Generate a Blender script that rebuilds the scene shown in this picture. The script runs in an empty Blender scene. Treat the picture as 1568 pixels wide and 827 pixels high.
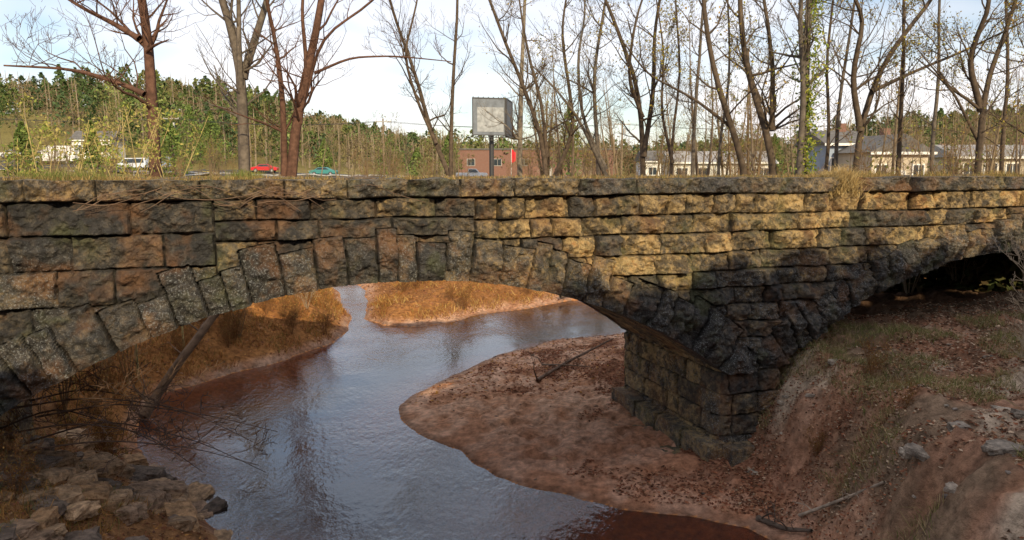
import bpy, math, random, numpy as np
from mathutils import Vector
random.seed(11); RG=np.random.default_rng(5)
SC=bpy.context.scene
SC.view_settings.view_transform='Standard'; SC.view_settings.look='None'; SC.view_settings.exposure=0
COL=SC.collection
# ---------------------------------------------------------------- camera
PH=math.radians(7.8); SP,CP=math.sin(PH),math.cos(PH)
CAMZ=6.0
cd=bpy.data.cameras.new("camera"); cam=bpy.data.objects.new("camera",cd); COL.objects.link(cam)
cam.location=(0,0,CAMZ); cam.rotation_euler=(math.radians(90)-PH,0,0)
cd.sensor_width=36; cd.lens=1120/1568*36; cd.clip_end=5000; cd.clip_start=0.1
SC.camera=cam
def survey(px,py,D):
    """bearing / elevation read off the photo + true distance -> world position"""
    u=(px-784)/1120; v=(py-413.5)/1120
    t=D/(CP-v*SP)
    return (u*t,D,CAMZ-t*(SP+v*CP))
# ---------------------------------------------------------------- noise
def h2(ix,iy,seed=0):
    n=(ix.astype(np.int64)*374761393+iy.astype(np.int64)*668265263+seed*1442695041)&0xffffffff
    n=((n^(n>>13))*1274126177)&0xffffffff
    return ((n^(n>>16))&0xffffff)/float(0xffffff)
def vn(x,y,seed=0):
    ix=np.floor(x);iy=np.floor(y);fx=x-ix;fy=y-iy
    fx=fx*fx*(3-2*fx);fy=fy*fy*(3-2*fy)
    a=h2(ix,iy,seed);b=h2(ix+1,iy,seed);c=h2(ix,iy+1,seed);d=h2(ix+1,iy+1,seed)
    return (a*(1-fx)+b*fx)*(1-fy)+(c*(1-fx)+d*fx)*fy
def fbm(x,y,seed=0,o=4):
    r=0;a=.5;t=0
    for i in range(o):
        r=r+a*vn(x*2**i+i*17.3,y*2**i-i*9.1,seed+i);t+=a;a*=.5
    return r/t
def ss(a,b,x):
    t=np.clip((x-a)/(b-a),0,1);return t*t*(3-2*t)
# ---------------------------------------------------------------- mesh accumulation
class Acc:
    def __init__(s): s.v=[];s.f=[];s.c=[];s.n=0
    def add(s,v,f,c):
        v=np.asarray(v,float).reshape(-1,3); f=np.asarray(f,np.int64)
        c=np.asarray(c,float)
        if c.ndim==1: c=np.tile(c,(len(v),1))
        s.v.append(v);s.f.append(f+s.n);s.c.append(c.reshape(-1,3));s.n+=len(v)
    def grid(s,P,c,flip=False):
        n,m=P.shape[:2]
        i=np.arange(n*m).reshape(n,m)
        q=np.stack([i[:-1,:-1],i[1:,:-1],i[1:,1:],i[:-1,1:]],-1).reshape(-1,4)
        if flip:q=q[:,::-1]
        s.add(P.reshape(-1,3),q,np.asarray(c).reshape(-1,3) if np.ndim(c)>1 else c)
    def build(s,name,mat,smooth=False,parent=None):
        V=np.concatenate(s.v);C=np.concatenate(s.c)
        loops=np.concatenate([f.reshape(-1) for f in s.f])
        cnt=np.concatenate([np.full(len(f),f.shape[1]) for f in s.f])
        me=bpy.data.meshes.new(name)
        me.vertices.add(len(V));me.vertices.foreach_set('co',V.astype(np.float32).ravel())
        me.loops.add(len(loops));me.loops.foreach_set('vertex_index',loops.astype(np.int32))
        me.polygons.add(len(cnt));st=np.concatenate([[0],np.cumsum(cnt)[:-1]])
        me.polygons.foreach_set('loop_start',st.astype(np.int32))
        me.update(calc_edges=True)
        me.polygons.foreach_set('use_smooth',np.full(len(cnt),smooth))
        ca=me.color_attributes.new('Col','FLOAT_COLOR','POINT')
        ca.data.foreach_set('color',np.hstack([C,np.ones((len(C),1))]).astype(np.float32).ravel())
        me.materials.append(mat)
        me.update()
        o=bpy.data.objects.new(name,me);COL.objects.link(o)
        if parent:o.parent=parent
        return o
def tubes(A,P,R,n,col):
    P=np.asarray(P,float);R=np.asarray(R,float)
    if len(P)==0:return
    T=np.gradient(P,axis=1);T/=np.linalg.norm(T,axis=2,keepdims=True)+1e-9
    m=T.mean(1);ref=np.where(np.abs(m[:,2:3])>.8,[[1.,0,0]],[[0,0,1.]])[:,None,:]
    U=np.cross(T,np.broadcast_to(ref,T.shape));U/=np.linalg.norm(U,axis=2,keepdims=True)+1e-9
    W=np.cross(T,U)
    a=np.arange(n)/n*2*np.pi
    ring=P[:,:,None,:]+R[:,:,None,None]*(np.cos(a)[None,None,:,None]*U[:,:,None,:]+np.sin(a)[None,None,:,None]*W[:,:,None,:])
    N,K=P.shape[:2]
    i=np.arange(N*K*n).reshape(N,K,n)
    j=np.roll(i,-1,axis=2)
    q=np.stack([i[:,:-1],j[:,:-1],j[:,1:],i[:,1:]],-1).reshape(-1,4)
    col=np.asarray(col,float)
    if col.ndim==1:c=np.tile(col,(N*K*n,1))*(.8+.4*RG.random((N*K*n,1)))
    else:c=np.repeat(col,K*n,axis=0)
    A.add(ring.reshape(-1,3),q,c)
def quads(A,C,size,col,up=0.0):
    C=np.asarray(C,float);N=len(C)
    if N==0:return
    U=RG.normal(size=(N,3));U/=np.linalg.norm(U,axis=1,keepdims=True)
    W=RG.normal(size=(N,3));W=np.cross(U,W);W/=np.linalg.norm(W,axis=1,keepdims=True)
    s=np.broadcast_to(np.asarray(size,float),(N,))[:,None]
    v=np.stack([C-U*s,C-W*s*.55,C+U*s,C+W*s*.55],1)
    if up: v[:,:,2]=C[:,None,2]+(v[:,:,2]-C[:,None,2])*up
    i=np.arange(N*4).reshape(N,4)
    A.add(v.reshape(-1,3),i,np.repeat(np.broadcast_to(col,(N,3)),4,axis=0))
def blades(A,B,h,lean,w,col):
    B=np.asarray(B,float);N=len(B)
    a=RG.random(N)*6.283;l=RG.normal(size=(N,2))*np.reshape(lean,(-1,1))
    d=np.stack([np.cos(a),np.sin(a),0*a],1)*np.reshape(w,(-1,1))
    h=np.broadcast_to(h,(N,))
    mid=B+np.stack([l[:,0]*h*.35,l[:,1]*h*.35,h*.6],1)
    tip=B+np.stack([l[:,0]*h,l[:,1]*h,h*(.98-.3*np.abs(l).sum(1))],1)
    v=np.stack([B-d,B+d,mid+d*.6,mid-d*.6,tip],1).reshape(-1,3)
    i=np.arange(N)[:,None]*5
    c=np.repeat(col,5,axis=0)
    A.add(v,i+np.array([[0,1,2,3]]),c)
    A.v.append(np.zeros((0,3)));A.f.append((i+np.array([[3,2,4]]))+A.n-len(v));A.c.append(np.zeros((0,3)))
# ---------------------------------------------------------------- materials
def newmat(name):
    m=bpy.data.materials.new(name);m.use_nodes=True
    nt=m.node_tree;b=nt.nodes['Principled BSDF'];return m,nt,b
def N(nt,t,**k):
    n=nt.nodes.new(t)
    for a,b in k.items():
        if a in n.inputs: n.inputs[a].default_value=b
        else: setattr(n,a,b)
    return n
def ramp(nt,src,stops):
    r=nt.nodes.new('ShaderNodeValToRGB');e=r.color_ramp.elements
    while len(e)>1:e.remove(e[-1])
    e[0].position=stops[0][0];e[0].color=(*stops[0][1],1)
    for p,c in stops[1:]:
        x=e.new(p);x.color=(*c,1)
    nt.links.new(src,r.inputs[0]);return r.outputs[0]
def mixc(nt,f,a,b,bt='MIX'):
    m=nt.nodes.new('ShaderNodeMix');m.data_type='RGBA';m.blend_type=bt
    for s,i in((f,0),(a,6),(b,7)):
        if hasattr(s,'is_linked'):nt.links.new(s,m.inputs[i])
        elif i==0:m.inputs[0].default_value=s
        else:m.inputs[i].default_value=(*s,1)
    return m.outputs[2]
def math_(nt,op,a,b=0,c=0):
    m=nt.nodes.new('ShaderNodeMath');m.operation=op
    for i,s in enumerate((a,b,c)):
        if hasattr(s,'is_linked'):nt.links.new(s,m.inputs[i])
        else:m.inputs[i].default_value=s
    return m.outputs[0]
def noise(nt,scale,detail=5,rough=.55,vec=None):
    n=N(nt,'ShaderNodeTexNoise',Scale=scale,Detail=detail,Roughness=rough)
    if vec is None:
        tc=nt.nodes.new('ShaderNodeTexCoord');vec=tc.outputs['Object']
    nt.links.new(vec,n.inputs['Vector']);return n.outputs['Fac']
def mat_vc(name,rough=.9,nscale=8,var=.5,bscale=30,bump=.3,bdist=.02,spec=.2,det=3):
    m,nt,b=newmat(name)
    at=N(nt,'ShaderNodeVertexColor',layer_name='Col')
    f=noise(nt,nscale,det)
    g=ramp(nt,f,[(.3,(1-var,)*3),(.7,(1+var,)*3)])
    nt.links.new(mixc(nt,1.0,at.outputs[0],g,'MULTIPLY'),b.inputs['Base Color'])
    b.inputs['Roughness'].default_value=rough;b.inputs['Specular IOR Level'].default_value=spec
    if bump:
        bp=N(nt,'ShaderNodeBump',Strength=bump,Distance=bdist)
        nt.links.new(noise(nt,bscale,det,.65),bp.inputs['Height']);nt.links.new(bp.outputs[0],b.inputs['Normal'])
    return m
def mat_plain(name,col,rough=.7,nscale=3,var=.12,metal=0):
    m,nt,b=newmat(name)
    f=noise(nt,nscale,2)
    nt.links.new(ramp(nt,f,[(.3,tuple(c*(1-var) for c in col)),(.7,tuple(min(1,c*(1+var)) for c in col))]),b.inputs['Base Color'])
    b.inputs['Roughness'].default_value=rough;b.inputs['Metallic'].default_value=metal
    return m
def mat_leaf(name,trans=.35):
    m,nt,b=newmat(name)
    at=N(nt,'ShaderNodeVertexColor',layer_name='Col')
    df=nt.nodes.new('ShaderNodeBsdfDiffuse');nt.links.new(at.outputs[0],df.inputs[0])
    nt.nodes.remove(b);out=df.outputs[0]
    if trans:
        tr=nt.nodes.new('ShaderNodeBsdfTranslucent');nt.links.new(at.outputs[0],tr.inputs[0])
        mx=nt.nodes.new('ShaderNodeMixShader');mx.inputs[0].default_value=trans
        nt.links.new(df.outputs[0],mx.inputs[1]);nt.links.new(tr.outputs[0],mx.inputs[2]);out=mx.outputs[0]
    nt.links.new(out,nt.nodes['Material Output'].inputs[0]);return m
M_bark=mat_vc('bark',.9,6,.35,40,.5,.02,.2,2)
M_twig=mat_leaf('twigs',0)
M_leaf=mat_leaf('leaves')
M_far=mat_leaf('distant_foliage',0)
M_grass=mat_leaf('dry_grass',.2)
M_ground=mat_vc('ground_soil',.95,7,.42,15,1.0,.10,.15,5)
M_rock=mat_vc('brown_rock',.85,9,.55,22,1.0,.05,.3,4)
# stone
def stone_mat():
    m,nt,b=newmat('weathered_stone')
    at=N(nt,'ShaderNodeVertexColor',layer_name='Col')
    sp=nt.nodes.new('ShaderNodeSeparateColor');nt.links.new(at.outputs[0],sp.inputs[0])
    r,g,bb=sp.outputs
    n1=noise(nt,1.3,3,.6);n2=noise(nt,8,4,.7);n3=noise(nt,34,4,.75);n4=noise(nt,3.6,5,.75)
    v=math_(nt,'ADD',r,math_(nt,'MULTIPLY',math_(nt,'SUBTRACT',n2,.5),1.3))
    base=ramp(nt,v,[(0,(.050,.046,.043)),(.20,(.115,.10,.082)),(.40,(.20,.155,.10)),(.60,(.38,.27,.13)),(.82,(.60,.43,.20)),(1,(.48,.25,.09))])
    st=ramp(nt,n4,[(.44,(1,1,1)),(.54,(0,0,0))])
    base=mixc(nt,math_(nt,'MULTIPLY',st,.74),base,(.033,.032,.031))
    rs=ramp(nt,n1,[(.52,(0,0,0)),(.66,(1,1,1))])
    base=mixc(nt,math_(nt,'MULTIPLY',rs,.38),base,(.34,.145,.045))
    li=math_(nt,'MULTIPLY',ramp(nt,n3,[(.54,(0,0,0)),(.62,(1,1,1))]),bb)
    base=mixc(nt,li,base,(.40,.42,.42))
    mo=math_(nt,'MULTIPLY',ramp(nt,n1,[(.32,(1,1,1)),(.45,(0,0,0))]),.42)
    base=mixc(nt,mo,base,(.125,.14,.05))
    jf=ramp(nt,g,[(0,(.04,.036,.034)),(.8,(1,1,1))])
    base=mixc(nt,1.0,base,jf,'MULTIPLY')
    nt.links.new(base,b.inputs['Base Color'])
    b.inputs['Roughness'].default_value=.82;b.inputs['Specular IOR Level'].default_value=.4
    bp=N(nt,'ShaderNodeBump',Strength=1.0,Distance=.06)
    hh=math_(nt,'ADD',n3,math_(nt,'MULTIPLY',n2,1.8))
    nt.links.new(hh,bp.inputs['Height']);nt.links.new(bp.outputs[0],b.inputs['Normal'])
    return m
M_stone=stone_mat()
# ---------------------------------------------------------------- terrain
RIV=np.array([(-40,2),(-14,3),(-7,4.5),(-4.6,8),(-4.5,11.2),(-5.5,12.1),(-6.9,13.4),(-8,15),(-8.8,16.3),(-9.4,18),(-9.5,19.3),(-8.6,20.7),(-7.3,22.6),(-6.3,25),(-6.2,27),(-6.5,29.1),(-7.5,32),(-8.6,36),(-12,42),(-22,50),(-22,53),(-11,44),(-7.4,36.3),(-6.4,32),(-6.0,29.2),(-5,28),(-3.6,27.7),(-2.4,28.6),(-1.2,30.2),(.8,31.5),(2.6,33.3),(5,34),(12,35),(30,37),(60,36),(60,31),(30,32),(12,30.5),(6,28),(3.5,26.2),(1.5,25.5),(-.5,23.2),(-1.64,21.2),(-2.56,19.3),(-2.95,18.2),(-2.74,17.17),(-2.2,16.1),(-1.18,15.08),(-.31,13.73),(.81,13.0),(1.93,12.33),(3.12,11.96),(4.0,11.6),(4.3,11.2),(4.0,10.3),(3.6,9),(3,4),(-1,-1.5),(-14,-4),(-40,-5)],float)
def sdf(X,Y):
    X=X+.30*(fbm(X*.9,Y*.9,31,3)-.5);Y=Y+.4*(fbm(X*.8+40,Y*.8,32,3)-.5)
    d=np.full(X.shape,1e9);ins=np.zeros(X.shape,bool)
    n=len(RIV)
    for i in range(n):
        a=RIV[i];b=RIV[(i+1)%n];e=b-a
        t=np.clip(((X-a[0])*e[0]+(Y-a[1])*e[1])/(e@e),0,1)
        d=np.minimum(d,(X-a[0]-t*e[0])**2+(Y-a[1]-t*e[1])**2)
        c=((a[1]>Y)!=(b[1]>Y))
        xi=a[0]+(Y-a[1])/(b[1]-a[1]+1e-12)*e[0]
        ins^=c&(X<xi)
    return np.where(ins,-np.sqrt(d),np.sqrt(d))
CT=np.array([(-7,11,.8,2.3),(-8,13,.6,2),(-12,10,1.2,5.3),(-20,12,1,5.3),(-10,17,.9,4.5),(-9,22,.8,4.3),(-8,27,.8,4.3),(-12,30,.8,4.6),(-2,32,.22,3.6),(2,37,.3,4.3),(-4,40,.3,4.4),(-10,45,.5,4.6),
(0,18,.12,.45),(2,14.5,.15,.5),(3,22,.13,.6),(0,21,.10,.4),(4,18,.15,.6),(5,14,.3,.7),(8,20,.3,.6),(8,12,.3,.7),(6,8,.5,.9),(14,20,.3,.9),(14,12,.3,1.3),(22,14,.5,4.6),(26,22,.5,4.6),(10,40,.5,4.5),(20,38,.5,4.5),(6,2,.5,2.6),(-8,2,.7,2.5),(-12,7,.9,4.6),(0,70,.5,4.4),(-40,60,.5,4.5),(40,60,.5,4.6),(-40,20,1,5.2),(44,20,1,4.8),(10,-8,.6,3),(-10,-9,.6,3),(30,-8,.6,4),(-40,-20,.6,4),(0,-40,.6,4),(150,100,.5,4.8),(-150,100,.5,4.8),(0,200,.5,4.4)],float)
def terr(X,Y,full=False):
    X=np.asarray(X,float);Y=np.asarray(Y,float)
    d=sdf(X,Y)
    w=0;sl=0;mx=0
    for cx,cy,s_,m_ in CT:
        k=1/(((X-cx)**2+(Y-cy)**2)+.3)**1.8
        w=w+k;sl=sl+k*s_;mx=mx+k*m_
    sl=sl/w;mx=mx/w
    D=np.maximum(d,0)
    z=mx*(1-np.exp(-sl*D/mx))
    xf=np.interp(Y,[0,8,10,11,12.5,13.3,14,15,17,20,24,27],[3.8,4.1,4.3,4.6,4.6,4.5,4.45,4.5,4.4,4.9,6.2,8])+.6*(fbm(X*.8,Y*.8,71,3)-.5)
    B=1.95*ss(0,1.7,X-xf)*ss(-6,3,Y)*(1-ss(19,27,Y))*(1-ss(14,24,X))
    rough=np.clip(ss(.3,1.4,z+B),0,1)
    z=z+B*ss(0,.6,d)
    z=z+rough*(.50*(fbm(X*.9,Y*.9,3,4)-.5)+.34*(fbm(X*2.6,Y*2.6,5,4)-.5)+.22*np.abs(fbm(X*4,Y*4,15,3)-.5))*np.where(d>0,1,0)*ss(0,.8,d)
    z=z+(1-rough)*ss(0.25,1.3,d)*(.16*(fbm(X*1.1,Y*1.1,8,3)-.5)+.11*(fbm(X*4,Y*4,9,3)-.5)-.07*ss(.58,.70,vn(X*5,Y*5,12))+.02)
    z=np.where(d<0,-.75*(1-np.exp(d*.55)),z)
    L=18*np.exp(-((X+125)/75)**2)*ss(115,245,Y)+4*np.exp(-((X+120)/90)**2)*ss(100,135,Y)
    Rr=13*np.exp(-((X-190)/100)**2)*ss(130,290,Y)+4*ss(180,420,Y)
    z=z+L+Rr
    if full:return z,d,rough,B
    return z
def axis(lo,hi,st,far,n):
    g=np.geomspace(1,far,n)[1:]
    return np.concatenate([lo-(g[::-1]-1)-st,np.arange(lo,hi,st),hi+(g-1)])
gx=axis(-13,13,.065,1500,70);gy=axis(6,30,.065,1500,90)
GX,GY=np.meshgrid(gx,gy,indexing='ij')
GZ,GD,GR,GB=terr(GX,GY,True)
def lerp(a,b,t):return np.asarray(a)*(1-t[...,None])+np.asarray(b)*t[...,None]
def groundcol(X,Y,Z,D,R,B):
    n=fbm(X*.7,Y*.7,21,4);n2=fbm(X*2.5,Y*2.5,22,4);n3=vn(X*9,Y*9,23)
    sand=lerp((.52,.27,.155),(.66,.41,.275),ss(.3,.7,n2))
    red=1-ss(14,18,Y);sand=sand*(1-.12*red[...,None]*np.array([.5,1,1]))
    litter=lerp((.18,.075,.045),(.36,.165,.09),n3)
    straw=lerp((.24,.10,.035),(.44,.21,.07),n2)
    c=sand
    lit_f=ss(.55,.64,n+.25*ss(2.2,4,X-(Y-14)*-.05)-.04)*ss(.5,1.6,D)*(1-ss(27,30,Y))*.8
    c=c*(1-lit_f[...,None])+litter*lit_f[...,None]
    rb=ss(.1,.7,B)*(.35+.65*ss(.40,.54,n))
    brown=lerp((.13,.085,.055),(.38,.26,.17),.5*n2+.5*n3)
    c=c*(1-rb[...,None])+brown*rb[...,None]
    pale=ss(.4,1,B)*ss(.54,.64,fbm(X*.9,Y*.9,91,4))*(1-ss(15,17,Y))
    c=c*(1-pale[...,None])+np.array((.58,.45,.33))*pale[...,None]
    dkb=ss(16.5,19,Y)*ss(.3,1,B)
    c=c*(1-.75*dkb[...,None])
    sf=ss(.06,.30,Z)*np.where((X<-3.2)|(Y>28),1,0)
    c=c*(1-sf[...,None])+straw*sf[...,None]
    dk=np.where((X<-3.5)&(Y<15),1,0)*ss(0,.2,Z)
    c=c*(1-.6*dk[...,None])+.6*dk[...,None]*lerp((.20,.105,.055),(.48,.27,.13),n3)
    gf=ss(45,70,Y)
    grass=lerp((.15,.14,.045),(.28,.22,.08),fbm(X*.08,Y*.08,44,4))
    c=c*(1-gf[...,None])+grass*gf[...,None]
    wet=(1-ss(0,.35,D))
    c=c*(1-.45*wet[...,None])
    bed=lerp((.66,.26,.07),(.07,.052,.035),ss(0.3,2.8,-D))
    c=np.where((D<0)[...,None],bed,c)
    return c
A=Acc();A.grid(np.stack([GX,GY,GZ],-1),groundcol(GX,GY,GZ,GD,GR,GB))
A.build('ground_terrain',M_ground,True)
# water
def water_mat():
    m,nt,b=newmat('river_water')
    tc=nt.nodes.new('ShaderNodeTexCoord')
    mp=nt.nodes.new('ShaderNodeMapping');mp.inputs['Scale'].default_value=(1,.55,1);mp.inputs['Rotation'].default_value=(0,0,.5);nt.links.new(tc.outputs['Object'],mp.inputs[0])
    a=noise(nt,2.2,2,.5,mp.outputs[0]);c=noise(nt,9,3,.6,mp.outputs[0])
    h=math_(nt,'ADD',math_(nt,'MULTIPLY',a,.6),math_(nt,'MULTIPLY',c,.4))
    big=ramp(nt,noise(nt,.35,2,.5),[(.38,(.25,.25,.25)),(.62,(1,1,1))])
    bp=N(nt,'ShaderNodeBump',Distance=.07);nt.links.new(math_(nt,'MULTIPLY',big,.75),bp.inputs['Strength']);nt.links.new(h,bp.inputs['Height'])
    gl_=N(nt,'ShaderNodeBsdfGlossy',Roughness=.025);nt.links.new(bp.outputs[0],gl_.inputs['Normal'])
    gl_.inputs[0].default_value=(.95,.98,1,1)
    tr=nt.nodes.new('ShaderNodeBsdfTransparent');tr.inputs[0].default_value=(.88,.62,.38,1)
    df=nt.nodes.new('ShaderNodeBsdfDiffuse');df.inputs[0].default_value=(.12,.10,.09,1)
    m1=nt.nodes.new('ShaderNodeMixShader');m1.inputs[0].default_value=.22
    nt.links.new(tr.outputs[0],m1.inputs[1]);nt.links.new(df.outputs[0],m1.inputs[2])
    fr=N(nt,'ShaderNodeFresnel',IOR=2.15);nt.links.new(bp.outputs[0],fr.inputs['Normal'])
    m2=nt.nodes.new('ShaderNodeMixShader');nt.links.new(fr.outputs[0],m2.inputs[0])
    nt.links.new(m1.outputs[0],m2.inputs[1]);nt.links.new(gl_.outputs[0],m2.inputs[2])
    nt.links.new(m2.outputs[0],nt.nodes['Material Output'].inputs[0]);return m
A=Acc();xs=np.linspace(-60,70,14);ys=np.linspace(-30,60,14);X_,Y_=np.meshgrid(xs,ys,indexing='ij')
A.grid(np.stack([X_,Y_,0*X_],-1),(0,0,0));A.build('river_water',water_mat(),True)
# ---------------------------------------------------------------- bridge
EX,EY=.9439,.3303
def W(s,dep,z): return np.stack(np.broadcast_arrays(s*EX-dep*EY,12.45+s*EY+dep*EX,z),-1)
R0=10.5;CEN=(-2.,12.,26.);CR=4.22;HS=6.33;ZS=CR-R0+math.sqrt(R0*R0-HS*HS)
WID=3.9
def seq(a,b,lo,hi,seed):
    r=random.Random(seed);o=[a]
    while o[-1]<b:o.append(o[-1]+r.uniform(lo,hi))
    return np.array(o)
ZB=[(-99,-4.7,[5.56,5.08,4.58,4.07,3.56,3.06,2.6,2.1,1.6,1.1,.6,.1,-.4,-.9],(.7,1.6)),
    (-4.7,-.7,[5.56,5.24,4.93,4.48,4.1,3.7],(.5,1.15)),
    (-.7,99,[5.56,5.18,4.84,4.46,4.1,3.77,3.44,3.1,2.76,2.42,2.08,1.64,1.2,.78,.36,-.1,-.6],(.38,.98))]
def chisel(idn,lu,lv,amp=1.0):
    out=None
    for k in range(5):
        a=h2(idn,idn*0+k*3+1,5)*.06+.01
        bx=(h2(idn,idn*0+k*3+2,6)-.5)*.7;by=(h2(idn,idn*0+k*3+3,7)-.5)*.8
        p=a+bx*lu+by*lv
        out=p if out is None else np.minimum(out,p)
    return np.maximum(out,-.06)*amp
def stones(S,Z,arch=True):
    idn=np.zeros(S.shape);jd=np.full(S.shape,9.);lu=np.zeros(S.shape);lv=np.zeros(S.shape);kind=np.zeros(S.shape)
    for zi,(a,b,bs,(lo,hi)) in enumerate(ZB):
        mz=(S>=a)&(S<b)
        bs=np.array(bs)
        for ci in range(len(bs)-1):
            t,bt=bs[ci],bs[ci+1]
            if ci==len(bs)-2:bt=-9
            m=mz&(Z<=t)&(Z>bt)
            if not m.any():continue
            j=seq(max(a,-30)-(0 if a>-50 else random.Random(ci).random()),min(b,160),lo,hi,zi*100+ci)
            if b<50: j=np.append(j[j<b-.3],b)
            k=np.searchsorted(j,S[m])-1;k=np.clip(k,0,len(j)-2)
            l=S[m]-j[k];r=j[k+1]-S[m]
            idn[m]=zi*10000+ci*500+k
            jd[m]=np.minimum(np.minimum(l,r),np.minimum(t-Z[m],Z[m]-bt))
            lu[m]=(l-r)/2;lv[m]=Z[m]-(t+bt)/2 if bt>-5 else 0
    m=Z>5.56
    j=seq(-30,160,.8,1.5,77);k=np.clip(np.searchsorted(j,S[m])-1,0,len(j)-2)
    idn[m]=90000+k;jd[m]=np.minimum(np.minimum(S[m]-j[k],j[k+1]-S[m]),np.abs(Z[m]-5.56));lu[m]=S[m]-(j[k]+j[k+1])/2;lv[m]=Z[m]-5.7;kind[m]=2
    if arch:
        for ai,c in enumerate(CEN):
            dx=S-c;zc=CR-R0;r=np.hypot(dx,Z-zc);an=np.arctan2(dx,Z-zc)*R0
            an2=an+.10*np.sin(an*2.3+ai)+.05*np.sin(an*5.1)
            w=.42;k=np.floor(an2/w)
            dep=.50+.36*h2(k+50,k*0+ai,9)+.12*ss(3,6,np.abs(dx))
            m=(r<R0+dep)&(np.abs(dx)<7)&(Z>ZS-.02)&(Z<5.5)
            fr=(an2/w-k)*w
            idn=np.where(m,50000+ai*1000+k,idn)
            jd=np.where(m,np.minimum(np.minimum(fr,w-fr),R0+dep-r),jd)
            lu=np.where(m,fr-w/2,lu);lv=np.where(m,r-R0-dep/2,lv);kind=np.where(m,1,kind)
    return idn,jd,lu,lv,kind
def relief(S,Z,arch=True,amp=1.0):
    S2=S+.022*(vn(S*3,Z*3,61)-.5);Z2=Z+.03*(vn(S*1.5,Z*1.5,62)-.5)
    idn,jd,lu,lv,kind=stones(S2,Z2,arch)
    jd=jd+.016*(vn(S*14,Z*14,63)-.5)
    e=np.clip(jd/.034,0,1);e=e*(2-e)
    n=fbm(S*5,Z*5,64,4)-.5;nf=fbm(S*16,Z*16,66,3)-.5
    rid=np.abs(fbm(S*3.2+idn*.37,Z*3.6,65,3)-.5)
    rid2=np.abs(fbm(S*7+idn*.77,Z*8,67,2)-.5)
    ch=chisel(idn,lu,lv)
    d=e*(.075+.08*h2(idn,idn*0,3)+ch*1.4*amp+.14*n*amp+.07*nf+.28*rid*amp+.13*rid2*amp)
    d=d+np.where(kind==1,(.03+.10*h2(idn,idn*0,13))*e,0)+np.where(kind==2,.10,0)
    r1=h2(idn,idn*0,1);r2=h2(idn,idn*0,2)
    sunlit_gold=ss(-1.2,.4,S)*(1-ss(12,16,S))*ss(3.5,4.5,Z-.06*(S-2))  # sunlight painted into the stone colour: golden tone over the lit upper right
    base=.02+.44*r1+.36*sunlit_gold-.14*ss(-3,-6,S)*(r2>.4)
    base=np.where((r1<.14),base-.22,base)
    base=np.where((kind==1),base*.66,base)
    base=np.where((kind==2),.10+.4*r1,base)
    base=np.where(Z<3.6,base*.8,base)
    lich=np.clip(.12+.85*(r2>.52)*(1-sunlit_gold*.8)*ss(5.2,4.4,Z)+.30*(kind==2)+.3*(kind==1),0,1)*.62
    return d,np.stack([np.clip(base,0,1),np.clip(e,0,1),lich],-1)
def intr(s):
    z=np.full(s.shape,ZS)
    for c in CEN:
        dx=s-c;q=np.abs(dx)<HS
        z=np.where(q,CR-R0+np.sqrt(np.maximum(R0*R0-dx*dx,0)),z)
    z=np.where((s<CEN[0]-HS)|(s>CEN[-1]+HS),-.6,z)
    return z
bridge=bpy.data.objects.new('stone_arch_bridge',None);COL.objects.link(bridge)
def face(back):
    if not back: sc=np.concatenate([np.arange(-24,-9,.12),np.arange(-9,14.5,.018),np.arange(14.5,36,.12)]);nr=200
    else: sc=np.arange(-24,36,.08);nr=60
    b=intr(sc);v=np.linspace(0,1,nr)
    S=np.repeat(sc[:,None],nr,1);Z=b[:,None]+(5.85-b[:,None])*v[None,:]
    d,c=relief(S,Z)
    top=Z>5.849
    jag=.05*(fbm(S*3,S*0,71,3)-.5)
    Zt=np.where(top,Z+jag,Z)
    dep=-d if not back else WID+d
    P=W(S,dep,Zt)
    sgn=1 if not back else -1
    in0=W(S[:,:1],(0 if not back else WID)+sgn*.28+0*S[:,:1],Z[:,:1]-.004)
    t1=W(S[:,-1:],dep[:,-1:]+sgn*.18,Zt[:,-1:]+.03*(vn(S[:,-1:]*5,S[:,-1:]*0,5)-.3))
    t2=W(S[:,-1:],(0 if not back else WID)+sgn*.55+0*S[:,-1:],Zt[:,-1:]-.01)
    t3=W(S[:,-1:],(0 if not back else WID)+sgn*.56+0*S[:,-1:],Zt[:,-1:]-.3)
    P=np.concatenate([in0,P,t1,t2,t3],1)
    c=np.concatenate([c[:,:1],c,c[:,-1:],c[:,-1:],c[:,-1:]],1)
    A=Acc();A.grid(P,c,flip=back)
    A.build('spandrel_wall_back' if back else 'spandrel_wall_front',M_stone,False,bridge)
face(False);face(True)
def blockrel(a,b,rh,bl,seed):
    k=np.floor(a/rh);off=h2(k,k*0,seed)*bl
    q=(b+off)/bl;j=np.floor(q)
    fa=(a/rh-k)*rh;fb=(q-j)*bl
    idn=k*97+j*13+seed*1000
    jd=np.minimum(np.minimum(fa,rh-fa),np.minimum(fb,bl-fb))+.02*(vn(a*12,b*12,5)-.5)
    e=np.clip(jd/.04,0,1);e=e*(2-e)
    d=e*(.03+.03*h2(idn,idn*0,3)+.07*(fbm(a*5,b*5,8,3)-.3))
    return d,np.stack([.3+.45*h2(idn,idn*0,1),e,.5*h2(idn,idn*0,2)],-1)
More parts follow.
